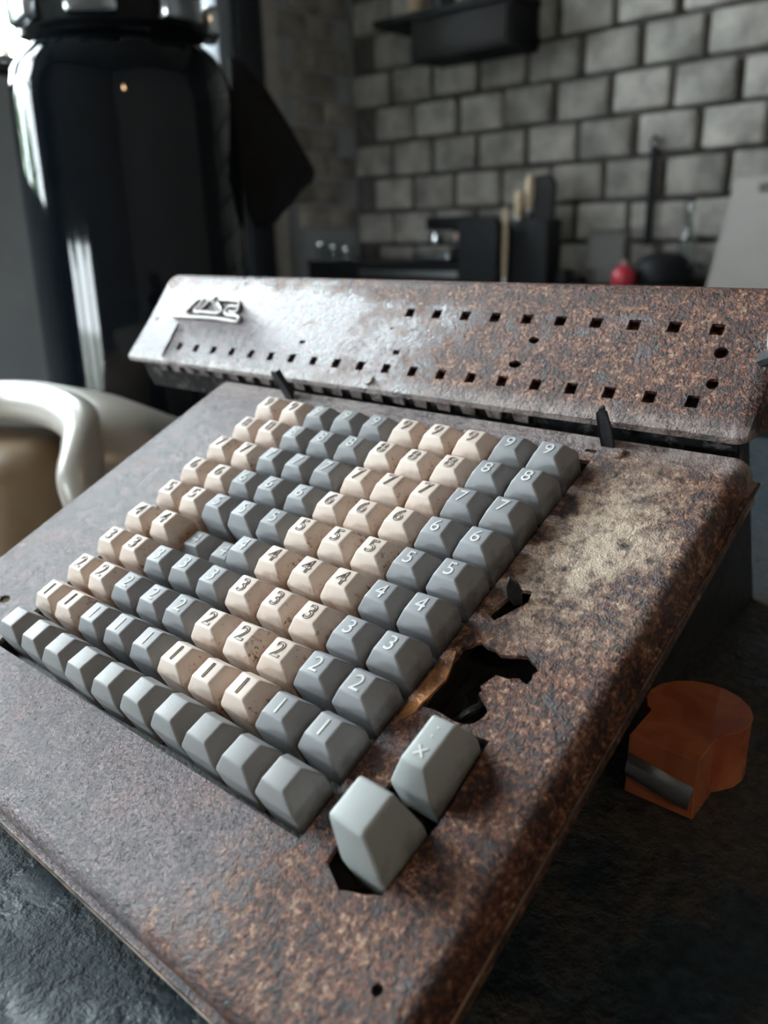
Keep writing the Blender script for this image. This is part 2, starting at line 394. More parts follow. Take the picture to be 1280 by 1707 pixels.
for k in range(-5, 8):
    z = .928 + LB * (k - .5)
    for j in range(3):
        y = 2.95 + .2 * j + (.1 if k % 2 else 0)
        if y > 3.34: continue
        o = bpy.data.objects.new('brick', random.choice(bks)); C.objects.link(o); o.parent = wall_left
        o.location = (WALLX + random.uniform(-.004, .003), y, z); o.rotation_euler = (random.uniform(-.01, .01), 0, PI / 2 + random.uniform(-.01, .01))

# outside the window
struct('ground', newbox((-16, -14, -1.0), (14, 12, -.9)), M_grass)
def tree(loc, h, cr, label, seed):
    rnd = random.Random(seed)
    t = thing('tree', label, 'tree', loc, (0, 0, 0), 'trees outside the window')
    obj('trunk', tube(bmesh.new(), [(0, 0, 0), (.05, .03, h * .4), (0, .06, h * .75)], [.09, .07, .03], 8), M_bark, t)
    bm = bmesh.new()
    for _ in range(900):
        p = Vector((rnd.gauss(0, 1), rnd.gauss(0, 1), rnd.gauss(0, 1))).normalized() * (cr * rnd.uniform(.45, 1)); p.z = p.z * 1.2 + h * .75
        R = Matrix.Rotation(rnd.uniform(0, 6.3), 3, Vector((rnd.gauss(0, 1), rnd.gauss(0, 1), rnd.gauss(0, 1))).normalized())
        s = rnd.uniform(.06, .13)
        bm.faces.new([bm.verts.new(p + R @ Vector(q)) for q in ((-s, 0, 0), (0, -s * .45, .02), (s, 0, 0), (0, s * .45, .02))])
    o = obj('foliage', bm, M_leaf, t, None); o['kind'] = 'stuff'
tree((-6.3, 3.2, -.9), 3.5, 1.25, 'leafy green tree outside the window, left of the black canister', 1)
tree((-7.0, 5.8, -.9), 3.6, 1.1, 'leafy green tree outside the window, right of the canister collar', 12)
for i, (x, y, h, r_, lab) in enumerate(((-5.6, -2.3, 2.2, .62, 'bushy tree outside the tall left window, out of the photo'), (-5.6, -.7, 2.3, .62, 'second bushy tree outside the tall left window, out of the photo'),
        (-2.4, -5.2, 2.4, .55, 'slim tree outside the low front window, leftmost, out of the photo'), (-1.2, -5.4, 2.5, .55, 'slim tree outside the low front window, middle, out of the photo'), (.1, -5.0, 2.3, .55, 'slim tree outside the low front window, rightmost, out of the photo'))):
    tree((x, y, -.9), h, r_, lab, 2 + i)
# warm lamp added out of view on the right, to light the amber glass
lx, ly, lz_ = 1.5, -.9, 1.35
lamp = thing('added_pendant_lamp', 'small added warm pendant lamp hanging right of the table, out of the photo', 'lamp', (lx, ly, CEILZ))
obj('cord', newbox((-.004, -.004, lz_ + .14 - CEILZ), (.004, .004, 0)), M_blk, lamp)
obj('shade', lathe(bmesh.new(), [(.02, .14), (.03, .13), (.13, .03), (.13, .025), (.027, .12), (.02, .12)], 28, Matrix.Translation((0, 0, lz_ - CEILZ)), False), M_blk, lamp)
M_bulb = NT('warm_bulb').set(color=(1., .8, .5), emit=(1., .62, .30), estr=14.).m
obj('bulb', lathe(bmesh.new(), [(0, -.02), (.03, .0), (.035, .03), (.02, .08), (0, .10)], 20, Matrix.Translation((0, 0, lz_ - CEILZ)), False), M_bulb, lamp)
pl = bpy.data.lights.new('bulb_light', 'POINT'); pl.energy = 10; pl.color = (1., .66, .38); pl.shadow_soft_size = .05
po = bpy.data.objects.new('bulb_light', pl); C.objects.link(po); po.parent = lamp; po.location = (0, 0, lz_ - .06 - CEILZ)

# ------------------------------------------------------------------ tables and chair
TZ = -0.058
tb = thing('table', 'dark table with rough flaking blue black paint under the rusty adding machine', 'table', (.4, 0, FLOORZ))
TX0, TX1, TY0, TY1 = -.10, 1.25, -.75, .75
def tloc(bm): bmesh.ops.translate(bm, vec=(-.4, 0, -FLOORZ), verts=bm.verts[:]); return bm
tt = obj('tabletop', newbox((TX0, TY0, TZ - .04), (TX1, TY1, TZ), .004), M_table, None, 35)
tt.parent = tb; tt.matrix_parent_inverse = Matrix.Translation((-.4, 0, -FLOORZ))
for x in (TX0 + .08, TX1 - .08):
    for y in (TY0 + .08, TY1 - .08):
        obj('leg', tloc(newbox((x - .03, y - .03, FLOORZ), (x + .03, y + .03, TZ - .04), .004)), M_dwood, tb)

# ------------------------------------------------------------------ adding machine (built in key pitches: x right, y back, z off the keyboard plane)
RX = Matrix.Rotation(TILT, 4, 'X')
BASE = Vector((4.4, 3.0, -4.677))
mach = thing('adding_machine', 'rusty vintage adding machine with rows of cream and grey keys on dark table', 'adding machine', RX @ BASE * P, (TILT, 0, 0))
def part(name, bm, mat, parent=mach, smooth=30, label=None):      # unit coordinates -> local metres
    for v in bm.verts: v.co = (v.co - BASE) * P
    return obj(name, bm, mat, parent, smooth, None, label)
def wedge_z(y):                                   # unit z of the table under unit y
    return (TZ / P - y * math.sin(TILT)) / math.cos(TILT)

# cover plate: flat sheet with openings, folded down on three sides into a rolled rim
CX0, CX1, CY0, CY1 = -3.75, 12.36, -2.64, 10.2
rnd = random.Random(3)
def rough(poly, n=4, a=.035):
    out = []
    for i, p in enumerate(poly):
        q = poly[(i + 1) % len(poly)]
        for k in range(n):
            t = k / n; out.append((p[0] + (q[0] - p[0]) * t + rnd.uniform(-a, a), p[1] + (q[1] - p[1]) * t + rnd.uniform(-a, a)))
    return out
WELL = [(-.62, -.56), (9.60, -.56), (9.60, 9.36), (-.62, 9.36)]
cut = rough([(9.95, 2.35), (9.86, 3.1), (9.84, 3.75), (10.1, 3.98), (10.6, 3.9), (11.05, 4.0), (11.36, 3.85), (11.33, 3.5), (10.75, 3.42), (10.62, 3.15), (10.98, 2.78), (11.15, 2.6), (10.95, 2.42), (10.55, 2.34)], 3, .03)
keyslot = rough([(10.22, -.60), (10.7, -.86), (11.3, -.60), (11.42, .70), (11.36, 2.26), (10.34, 2.26), (10.30, .76), (10.10, .70)], 4, .015)
slot = [(9.86, 4.62), (10.06, 4.52), (10.2, 4.75), (10.42, 5.15), (10.36, 5.42), (10.16, 5.40), (10.0, 5.1)]
holes = [WELL, cut, keyslot, slot, sq(9.45, 9.70, .26, .10), circ(-1.95, .45, .13, 10, 1.5), circ(12.0, -1.6, .09, 8)]
rc = .5
def rrect(off, z):                                # U-shaped path: left side, front, right side
    pts = [(CX0 - off, CY1, z)]; r = rc + off
    for cx, cy, a0 in ((CX0 + rc, CY0 + rc, PI), (CX1 - rc, CY0 + rc, 1.5 * PI)):
        for k in range(9): a = a0 + PI / 2 * k / 8; pts.append((cx + r * math.cos(a), cy + r * math.sin(a), z))
    pts.append((CX1 + off, CY1, z)); return pts
outer = [(x, y) for x, y, z in rrect(0, 0)]
plate = holed(outer, holes, .10)
bmesh.ops.translate(plate, vec=(0, 0, -.6), verts=plate.verts[:])
def strip(bm, rows):
    R = [[bm.verts.new(p) for p in r] for r in rows]
    for a, b in zip(R, R[1:]):
        for i in range(len(a) - 1): bm.faces.new((a[i], a[i + 1], b[i + 1], b[i]))
prof = [(0, -.6), (.10, -.615), (.20, -.66), (.28, -.74), (.33, -.85), (.345, -1.0), (.35, -1.12), (.43, -1.13), (.48, -1.16), (.49, -1.24), (.44, -1.28), (.37, -1.29), (.38, -1.40), (.38, -1.68), (.30, -1.68), (.28, -1.4), (.25, -1.0), (.1, -.72), (0, -.7)]
strip(plate, [rrect(o_, z) for o_, z in prof])
bmesh.ops.remove_doubles(plate, verts=plate.verts[:], dist=.002)
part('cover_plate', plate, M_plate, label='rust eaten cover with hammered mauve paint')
# bare worn edge of the rim
bm = bmesh.new(); tube(bm, [Vector(p) for p in rrect(.475, -1.165)], .03, 6)
part('rim_edge', bm, M_edge, label='bare worn metal edge of the rim')
# base under the cover
bm = bmesh.new()
x0, x1 = CX0 + .6, 10.9
yz = [(-2.7, wedge_z(-2.7) + .02), (-2.7, -1.5), (10.3, -1.5), (15.2, -1.9), (15.2, wedge_z(15.2) + .02)]
loft(bm, [[(x0, y, z) for y, z in yz], [(x1, y, z) for y, z in yz]])
part('base', bm, M_dark)
# well floor and the works under the cut-out
bm = bmesh.new(); box(bm, (-.8, -.75, -1.1), (9.75, 9.55, -1.0)); 
for a, b in (((-.72, -.66, -1.0), (-.62, 9.46, -.71)), ((9.60, -.66, -1.0), (9.70, 9.46, -.71)), ((-.62, -.66, -1.0), (9.6, -.56, -.71)), ((-.62, 9.36, -1.0), (9.6, 9.46, -.71))): box(bm, a, b)
part('key_well', bm, M_dark)
part('inner_floor', newbox((9.8, -.9, -1.5), (11.8, 5.6, -1.4)), M_dark)
bm = bmesh.new(); prism(bm, rough([(10.75, 2.35), (11.5, 2.35), (11.5, 3.62), (11.0, 3.66), (10.62, 3.5), (10.55, 3.12), (10.92, 2.86)], 3, .03), .10, Matrix.Translation((0, 0, -.92)))
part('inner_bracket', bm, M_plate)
bm = bmesh.new(); tube(bm, smoothpath([(10.2, 2.5, -1.2), (10.5, 2.75, -.98), (10.62, 3.0, -1.02), (10.4, 3.3, -1.25)], 4), .09, 8)
part('linkage_rod', bm, M_rail)
# lip of bent, flaking sheet between the well and the cut-out
bm = bmesh.new(); prism(bm, rough([(9.66, 1.9), (9.9, 2.2), (10.0, 3.0), (9.8, 3.6), (9.68, 3.3)], 3, .03), .06, Matrix.Translation((0, 0, -.62)) )
part('torn_lip', bm, M_torn, label='torn strip of raw orange rust')
# small lever in the slot: leaf-shaped tab standing up
bm = bmesh.new()
prism(bm, [(0, 0), (.16, -.04), (.24, .22), (.22, .46), (.10, .56), (-.02, .40), (-.05, .2)], .08, Matrix.Translation((10.12, 5.06, -.68)) @ Matrix.Rotation(.9, 4, 'Z') @ Matrix.Rotation(1.25, 4, 'X'))
part('release_lever', bm, M_rail)
bm = bmesh.new(); lathe(bm, [(.0, 0), (.15, 0), (.15, .05), (.11, .09), (0, .09)], 16, Matrix.Translation((10.07, 9.72, -.6)), False)
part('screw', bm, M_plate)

# keys --------------------------------------------------------------
def key_bm(hw, hf, hb, zb, zm, tw, tf, tbk, zt, bev, dx=0):
    bm = bmesh.new()
    q = lambda w_, f_, b_, z, o=0: [(o - w_, -f_, z), (o + w_, -f_, z), (o + w_, b_, z), (o - w_, b_, z)]
    loft(bm, [q(hw * .97, hf * .97, hb * .97, zb), q(hw, hf, hb, zm), q(tw, tf, tbk, zt, dx)])
    es = [e for e in bm.edges if max(v.co.z for v in e.verts) > zb + .01]
    bmesh.ops.bevel(bm, geom=es, offset=bev, segments=3, affect='EDGES', profile=.55, clamp_overlap=True)
    bmesh.ops.scale(bm, vec=(P, P, P), verts=bm.verts[:])
    return bm
def meshof(name, bm, mat, smooth=30):
    bmesh.ops.recalc_face_normals(bm, faces=bm.faces[:])
    me = bpy.data.meshes.new(name); bm.to_mesh(me); bm.free(); finish(me, smooth); me.materials.append(mat); return me
KM = {m_: meshof('key', key_bm(.452, .40, .435, -.98, -.33, .25, .24, .24, 0, .045), mm) for m_, mm in (('c', M_cream), ('g', M_grey), ('b', M_blank))}
def textmesh(ch, size, fill, mat):
    cu = bpy.data.curves.new('numeral', 'FONT'); cu.body = ch; cu.size = size; cu.align_x = 'CENTER'; cu.align_y = 'CENTER'; cu.resolution_u = 5
    if fill: cu.extrude = .006 * P; cu.fill_mode = 'BOTH'
    else: cu.fill_mode = 'NONE'; cu.bevel_depth = .010 * P; cu.bevel_resolution = 0
    o = bpy.data.objects.new('numeral', cu); C.objects.link(o)
    me = bpy.data.meshes.new_from_object(o.evaluated_get(bpy.context.evaluated_depsgraph_get()))
    bpy.data.objects.remove(o); bpy.data.curves.remove(cu)
    xs = [v.co.x for v in me.vertices]; ys = [v.co.y for v in me.vertices]
    cx, cy = (min(xs) + max(xs)) / 2, (min(ys) + max(ys)) / 2
    for v in me.vertices: v.co.x -= cx; v.co.y -= cy
    me.materials.clear(); me.materials.append(mat); me.name = 'numeral'; return me
NUM = {}
for d in '123456789':
    NUM[d, 'c'] = textmesh(d, .50 * P, False, M_numd); NUM[d, 'g'] = textmesh(d, .47 * P, True, M_numl)
def place(name, me, parent, loc, rot=(0, 0, 0), label=None):
    o = bpy.data.objects.new(name, me); C.objects.link(o); o.parent = parent; o.location = loc; o.rotation_euler = rot
    if label: o['label'] = label
    return o
PATTERN = 'ccgggcccgg'
krnd = random.Random(11)
DROP = {(2, 4): -.42, (3, 4): -.48, (0, 1): -.05, (9, 8): .04}
for r in range(10):
    for c in range(10):
        t = 'b' if r == 0 else PATTERN[c]
        dz = DROP.get((c, r), krnd.uniform(-.03, .03))
        p = (Vector((c + krnd.uniform(-.025, .025), .98 * r + krnd.uniform(-.02, .02), dz)) - BASE) * P
        k = place('key', KM[t], mach, p, (krnd.uniform(-.03, .03), krnd.uniform(-.03, .03), krnd.uniform(-.03, .03)),
                  None if r else 'blank grey key')
        if r:
            k['label'] = ('cream' if t == 'c' else 'grey') + ' key marked %d' % r
            place('numeral', NUM[str(r), t], k, Vector((0, 0, .006)) * P)
k = place('tall_key', meshof('tall_key', key_bm(.43, .50, .56, -1.25, -.5, .35, .34, .40, .50, .08, -.02), M_big), mach, (Vector((10.86, .0, 0)) - BASE) * P, (0, 0, -.03), 'tall blank pale grey key')
k = place('wide_key', meshof('wide_key', key_bm(.42, .66, .66, -1.05, -.42, .23, .43, .45, .10, .06, .05), M_big), mach, (Vector((10.83, 1.50, 0)) - BASE) * P, (0, 0, -.02), 'long pale grey key marked with a cross and two dots')
place('numeral', textmesh('×', .46 * P, True, M_numl), k, Vector((.05, -.20, .106)) * P)
bm = bmesh.new()
for y in (.10, .27): lathe(bm, [(.022, 0), (.022, .008)], 10, Matrix.Translation((.05, y, .10)))
bmesh.ops.scale(bm, vec=(P, P, P), verts=bm.verts[:])
obj('dots', bm, M_numl, k)

# carriage ------------------------------------------------------------
AF = math.radians(26)
FO = Vector((0, 10.42, -.28)); FE = Vector((0, math.cos(AF), math.sin(AF))); FN = Vector((0, -math.sin(AF), math.cos(AF)))
FM = Matrix(((1, 0, 0, 0), (0, FE.y, FN.y, FO.y), (0, FE.z, FN.z, FO.z), (0, 0, 0, 1)))
XL, XR, FL = -9.40, 12.30, 3.35
fh = [sq(-6.84 + .95 * i, .645 + .004 * i, .27, .29, .0) for i in range(20)]
fh += [sq(2.60 + .952 * i, 2.53, .29, .28, .0) for i in range(10)]
fh += [circ(11.43, 1.96, .15, 14), circ(11.48, 1.19, .13, 14), circ(6.86, 1.93, .10, 12, 1.5), sq(2.76, 1.23, .22, .15), circ(6.62, 1.21, .11, 12, 1.6),
       circ(2.21, 1.98, .05, 8), sq(-1.04, 1.27, .22, .13), circ(-7.17, 1.28, .07, 8), circ(-9.0, 1.68, .085, 8)]
face = holed([(XL, .0), (XR, .0), (XR, FL), (XL, FL)], fh, .12)
bmesh.ops.transform(face, matrix=FM, verts=face.verts[:])
def fpt(x, s, h=0): return FM @ Vector((x, s, h))
# rolled top, back and lower lip, with folded ends
def prow(x, sh):                                  # profile round the back of the cover; sh pulls the ring inward for the end folds
    cen = Vector((0, 12.6, -.2)); pts = []
    top = FO + FE * FL
    raw = [FO + Vector((0, .10, -.20)), FO + Vector((0, -.02, -.14)), FO, FO + FE * (FL * .5), top]
    for a in (20, 45, 70, 95): raw.append(top + FE * (.55 * math.sin(math.radians(a))) - FN * (.55 * (1 - math.cos(math.radians(a)))))
    raw += [Vector((0, 15.0, .3)), Vector((0, 15.1, -2.2))]
    for q in raw:
        d = (cen - q).normalized(); pts.append(q + d * sh + Vector((x, 0, 0)))
    return pts
rows = [prow(XL, 0), prow(XR, 0)]
bmv = [[face.verts.new(p) for p in r] for r in rows]
for i in range(len(bmv[0]) - 1):
    if i in (2, 3): continue                       # the front panel is the holed sheet
    face.faces.new((bmv[0][i], bmv[1][i], bmv[1][i + 1], bmv[0][i + 1]))
for x, sgn in ((XL, -1), (XR, 1)):
    ends = [prow(x, 0), prow(x + sgn * .10, .02), prow(x + sgn * .22, .10), prow(x + sgn * .28, .24)]
    R = [[face.verts.new(p) for p in r] for r in ends]
    for a, b in zip(R, R[1:]):
        for i in range(len(a) - 1): face.faces.new((a[i], a[i + 1], b[i + 1], b[i]))
    face.faces.new(R[-1])
bmesh.ops.remove_doubles(face, verts=face.verts[:], dist=.003)
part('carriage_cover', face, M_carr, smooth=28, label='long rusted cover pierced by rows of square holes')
bm = bmesh.new(); q = [(-7.62, 1.55), (-7.56, 1.55), (-7.50, .2), (-7.58, .2)]
loft(bm, [[fpt(x, s, -.01) for x, s in q], [fpt(x, s, .05) for x, s in q]]); part('face_step', bm, M_carr)
# dirty works seen through the holes
bm = bmesh.new(); loft(bm, [[fpt(XL + .3, .2, -.55), fpt(XR - .2, .2, -.55), fpt(XR - .2, 3.2, -.55), fpt(XL + .3, 3.2, -.55)], [fpt(XL + .3, .2, -.28), fpt(XR - .2, .2, -.28), fpt(XR - .2, 3.2, -.28), fpt(XL + .3, 3.2, -.28)]])
part('number_drum_shield', bm, M_carr)
# rail under the carriage with rack teeth
bm = bmesh.new(); box(bm, (-9.1, 10.62, -1.6), (12.3, 10.9, -.35), .03, 1)
part('carriage_rail', bm, M_rail)
bm = bmesh.new()
for i in range(20):
    x = -7.9 + .78 * i
    prism(bm, [(x, -.36), (x + .50, -.36), (x + .44, -.74), (x + .06, -.72)], .10, Matrix(((1, 0, 0, 0), (0, 0, 1, 10.50), (0, 1, 0, 0), (0, 0, 0, 1))))
part('rack_teeth', bm, M_carr)
def tab(x, y, lean, M_):
    bm = bmesh.new()
    prism(bm, [(-.14, 0), (.16, 0), (.16, .55), (.10, .95), (-.06, 1.0), (-.14, .9)], .07, Matrix.Translation((x, y, -.62)) @ Matrix.Rotation(lean, 4, 'Y') @ Matrix.Rotation(PI / 2, 4, 'X'))
    box(bm, (-.14, -.07, 0), (-.08, .25, .9), 0, 1, Matrix.Translation((x, y, -.62)) @ Matrix.Rotation(lean, 4, 'Y'))
    part('guide_tab', bm, M_)
tab(9.72, 9.98, .0, M_dark); tab(-.40, 9.88, -.25, M_dark)
bm = bmesh.new(); lathe(bm, [(0, 0), (.16, 0), (.14, .06), (0, .07)], 10, FM @ Matrix.Translation((2.27, .26, 0)), False)
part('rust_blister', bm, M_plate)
# raised maker's badge, script letters "nisa" on a line that loops back into the last letter
def stroke(bm, pts, r=.058, k=4):
    tube(bm, smoothpath([fpt(x, s, .05) for x, s in pts], k), r, 8, 1.0)
bm = bmesh.new()
stroke(bm, [(-7.42, 2.02), (-7.22, 2.34), (-7.06, 2.58)])
stroke(bm, [(-7.20, 2.40), (-7.00, 2.58), (-6.78, 2.56), (-6.80, 2.40), (-6.98, 2.12), (-6.85, 2.05), (-6.62, 2.06)])
stroke(bm, [(-6.42, 2.52), (-6.58, 2.30), (-6.72, 2.09), (-6.40, 2.06), (-5.85, 2.04), (-5.56, 2.07), (-5.50, 2.18), (-5.72, 2.34), (-5.94, 2.48), (-5.86, 2.58), (-5.50, 2.60), (-4.86, 2.57)])
stroke(bm, [(-6.30, 2.62), (-6.12, 2.60)], .11)
stroke(bm, [(-4.86, 2.57), (-4.74, 2.44), (-4.86, 2.36), (-5.18, 2.35), (-5.30, 2.22), (-5.22, 2.06), (-4.98, 2.01), (-4.52, 1.98), (-4.38, 1.88), (-4.45, 1.78), (-4.90, 1.80), (-5.75, 1.84), (-7.0, 1.82), (-8.05, 1.80)])
stroke(bm, [(-4.74, 2.44), (-4.68, 2.22), (-4.80, 2.12), (-5.10, 2.16)])
part('maker_badge', bm, M_logo, label='raised metal script badge')
# carriage knob at the right end
bm = bmesh.new(); tube(bm, [(12.35, 12.0, .6), (12.75, 11.6, 1.0), (13.3, 10.75, 1.7), (13.5, 10.45, 2.05)], .16, 8); part('carriage_lever', bm, M_dark)
bm = bmesh.new(); lathe(bm, [(0, 0), (.35, .03), (.55, .16), (.60, .35), (.60, 1.1), (.52, 1.3), (.3, 1.38), (0, 1.4)], 24, Matrix.Translation((13.02, 10.42, 2.15)) @ Matrix.Rotation(PI / 2, 4, 'Y'), False)
part('carriage_knob', bm, M_big, label='pale plastic lever knob')
# feet
bm = bmesh.new()
M_rub = M_dark

# ------------------------------------------------------------------ things around it
# black canister
cc = dep(231, 365, 1.25); R = .160; stand_z = -.15
st = thing('low_stand', 'low dark wooden stand under the black canister', 'stand', (cc.x, cc.y, FLOORZ))
obj('top', newbox((-.22, -.19, -FLOORZ + stand_z - .03), (.22, .22, -FLOORZ + stand_z), .004), M_dwood, st)
for x in (-.16, .18):
    for y in (-.13, .18): obj('leg', newbox((x - .02, y - .02, 0), (x + .02, y + .02, -FLOORZ + stand_z - .03), .003), M_dwood, st)
can = thing('canister', 'tall glossy black canister with chrome clamp collar by the window', 'canister', (cc.x, cc.y, stand_z))
H = .568
obj('body', lathe(bmesh.new(), [(.0, 0), (R * .98, 0), (R * 1.04, .012), (R * 1.04, .05), (R, H - .085), (R * .985, H - .06), (R * .94, H - .035), (R * .85, H - .014), (R * .74, H), (R * .70, H + .002), (R * .68, H + .02), (0, H + .02)], 64, None, False), M_black, can, 40)
obj('collar', lathe(bmesh.new(), [(R * .66, H + .004), (R * .78, H + .012), (R * .80, H + .020), (R * .80, H + .040), (R * .76, H + .046), (R * .6, H + .05)], 48), M_blk, can, 40)
for k in range(7):
    a = -2.6 + k * .9
    mt = Matrix.Rotation(a, 4, 'Z') @ Matrix.Translation((R * .82, 0, H + .030))
    obj('clamp', newbox((-.010, -.034, -.018), (.014, .034, .022), .007, 2, mt), M_chrome, can)
obj('lid', lathe(bmesh.new(), [(0, H + .05), (R * .70, H + .05), (R * .72, H + .06), (R * .60, H + .085), (R * .2, H + .095), (0, H + .095)], 40, None, False), M_chrome, can, 40)
# black cloth draped over the far side of the canister
clp = [(380, 92), (400, 97), (440, 142), (482, 208), (523, 278), (521, 292), (500, 307), (484, 328), (470, 347), (456, 361), (440, 373), (421, 373), (410, 355), (400, 300), (388, 200)]
bm = bmesh.new(); q = [dep(x, y, 1.29) for x, y in clp]; fw = RW.transposed() @ Vector((0, 0, 1))
cen = sum(q, Vector()) / len(q)
rings = []
for d, s in ((-.014, .90), (-.010, .97), (0, 1.0), (.02, 1.0), (.034, .96), (.038, .88)):
    rings.append([cen + (p - cen) * s + fw * (d + .006 * math.sin(i * 2.1)) for i, p in enumerate(q)])
loft(bm, rings)
ob = obj('black_cloth', bm, M_cloth, None, 60, None)
ob_c = cen.copy()
for v in ob.data.vertices: v.co -= ob_c
ob.location = ob_c
tag(ob, 'black cloth hanging off the right side of the black canister', 'cloth')

# cream tub chair on the left
pth = [dep(-170, 676, .86), dep(-60, 668, .84), dep(20, 668, .82), dep(75, 676, .79), dep(118, 692, .75), dep(143, 716, .72), dep(143, 755, .695), dep(136, 800, .685), dep(150, 850, .69), dep(160, 900, .71)]
pth = smoothpath(pth, 6)
ch0 = pth[20]
chair = thing('tub_chair', 'cream moulded tub chair with tan seat, left of the table', 'chair', (ch0.x, ch0.y, FLOORZ))
def cl(bm): bmesh.ops.translate(bm, vec=(-ch0.x, -ch0.y, -FLOORZ), verts=bm.verts[:]); return bm
bm = bmesh.new(); n = len(pth)
tube(bm, pth, [.021 - .004 * abs(i / n - .5) for i in range(n)], 14)
# outer skin falling away from the roll to the right and down
away = Vector((.45, .80, 0)).normalized()
rows = []
for j, (o1, dz) in enumerate(((0, .016), (.02, .019), (.05, .012), (.085, -.006), (.11, -.035), (.125, -.09), (.13, -.20))):
    row = []
    for i, p in enumerate(pth):
        f = min(1, i / n * 1.6)
        row.append(p + away * (o1 * (.45 + .75 * f)) + Vector((0, 0, dz)))
    rows.append(row)
strip(bm, rows); obj('shell', cl(bm), M_shell, chair, 60)
bm = bmesh.new(); cp = dep(20, 790, .86)
bmc = newbox((-.22, -.13, -.22), (.10, .13, .045), .05, 5); bmesh.ops.rotate(bmc, matrix=Matrix.Rotation(.5, 3, 'Z'), verts=bmc.verts[:])
bmesh.ops.translate(bmc, vec=cp, verts=bmc.verts[:]); obj('seat_cushion', cl(bmc), M_cush, chair, 60)
ft = dep(60, 900, .90)
bm = newbox((ft.x - .25, ft.y - .15, FLOORZ + .35), (ft.x + .12, ft.y + .12, ft.z - .02), .02)
obj('seat_base', cl(bm), M_under, chair, 40)
for x, y in ((-.21, -.11), (.08, -.11), (-.21, .08), (.08, .08)):
    obj('leg', cl(tube(bmesh.new(), [(ft.x + x, ft.y + y, FLOORZ), (ft.x + x, ft.y + y, FLOORZ + .36)], .016, 10)), M_under, chair)

# amber glass beside the machine
ac = at(1150, 1300, 2, TZ)
amb = thing('amber_glass_block', 'amber glass block with notched square end on table right of the machine', 'glass block', (ac.x, ac.y, TZ))
ac = at(1095, 1342, 2, TZ); amb.location = ac
bm = bmesh.new()
out = [(-.0135, 0), (.0135, 0), (.0135, .020)]
for k in range(15):
    a = math.radians(-62 + k * 20); out.append((.000 + .0205 * math.cos(a), .036 + .0205 * math.sin(a)))
out = [p for p in out if not (p[0] < -.0 and p[1] < .022 and p[1] > .001)] + [(-.0135, .022)]
prism(bm, out, .026)
bmesh.ops.bevel(bm, geom=[e for e in bm.edges], offset=.0038, segments=3, affect='EDGES', clamp_overlap=True)
obj('glass_body', bm, M_amber, amb, 50)
bm = bmesh.new(); tube(bm, smoothpath([(-.0125, -.0008, .0135), (-.004, -.0014, .0125), (.004, -.0010, .0105), (.0125, -.0008, .0095)], 4), .0055, 10, .4, Vector((0, 0, 1)))
obj('end_groove', bm, M_steel, amb, 60, label='dark grey groove across the square end')

# back counter and what stands on it
KZ = -0.078
CF = 2.62
bm = newbox((WALLX + .02, CF, KZ - .04), (1.2, WALLY - .04, KZ), .005)
counter = thing('counter', 'dark stone counter running along the block wall', 'counter', (-.8, (CF + WALLY) / 2, FLOORZ))
def rel(bm, o): bmesh.ops.translate(bm, vec=-Vector(o.location), verts=bm.verts[:]); return bm
obj('worktop', rel(bm, counter), M_counter, counter)
for k in range(5):
    x0 = WALLX + .04 + k * .8
    obj('door', rel(newbox((x0, CF + .03, FLOORZ + .08), (x0 + .78, CF + .06, KZ - .045), .004), counter), M_dwood, counter)
obj('carcass', rel(newbox((WALLX + .03, CF + .06, FLOORZ), (1.18, WALLY - .04, KZ - .041)), counter), M_dwood, counter)

# long low black cabinet standing on the counter at the left, under the jars
IY = 3.0
a = at(452, 434, 1, IY); b = at(772, 452, 1, IY)
lz = a.z
cab = thing('low_cabinet', 'long low black bench unit with steel edge on the counter behind the machine', 'cabinet', ((a.x + b.x) / 2, IY + .14, KZ))
obj('body', rel(newbox((a.x, IY, KZ), (b.x, IY + .28, lz - .012), .004), cab), M_blk, cab)
obj('top', rel(newbox((a.x - .01, IY - .012, lz - .012), (b.x + .01, IY + .29, lz), .004), cab), M_counter, cab)
obj('edge_strip', rel(newbox((at(600, 450, 1, IY).x, IY - .010, lz - .075), (b.x, IY + .002, lz - .045), .003), cab), M_steel, cab)
# glass jars with bright lids
def jar(px, py0, py1, r, label):
    p = at(px, 432, 1, IY + .06); h = (py0 - py1) / FPX * 3.5
    t = thing('glass_jar', label, 'jar', (p.x, IY + .08, lz), (0, 0, 0), 'jars on the low cabinet')
    obj('glass', lathe(bmesh.new(), [(0, 0), (r, 0), (r, h * .7), (r * .8, h * .82), (r * .8, h * .86), (r * .74, h * .86), (r * .74, h * .8), (r * .93, h * .68), (r * .93, .006), (0, .006)], 20, None, False), M_glass, t, 50)
    obj('lid', lathe(bmesh.new(), [(0, h * .86), (r * .85, h * .86), (r * .85, h * .97), (r * .7, h), (0, h)], 20, None, False), M_chrome, t, 50)
jar(512, 432, 396, .030, 'leftmost and tallest of the four small glass jars on the low cabinet')
jar(531, 432, 398, .024, 'second from left of the four small glass jars on the low cabinet')
jar(552, 432, 404, .026, 'third from left of the four small glass jars on the low cabinet')
jar(574, 432, 408, .026, 'rightmost of the four small glass jars on the low cabinet')
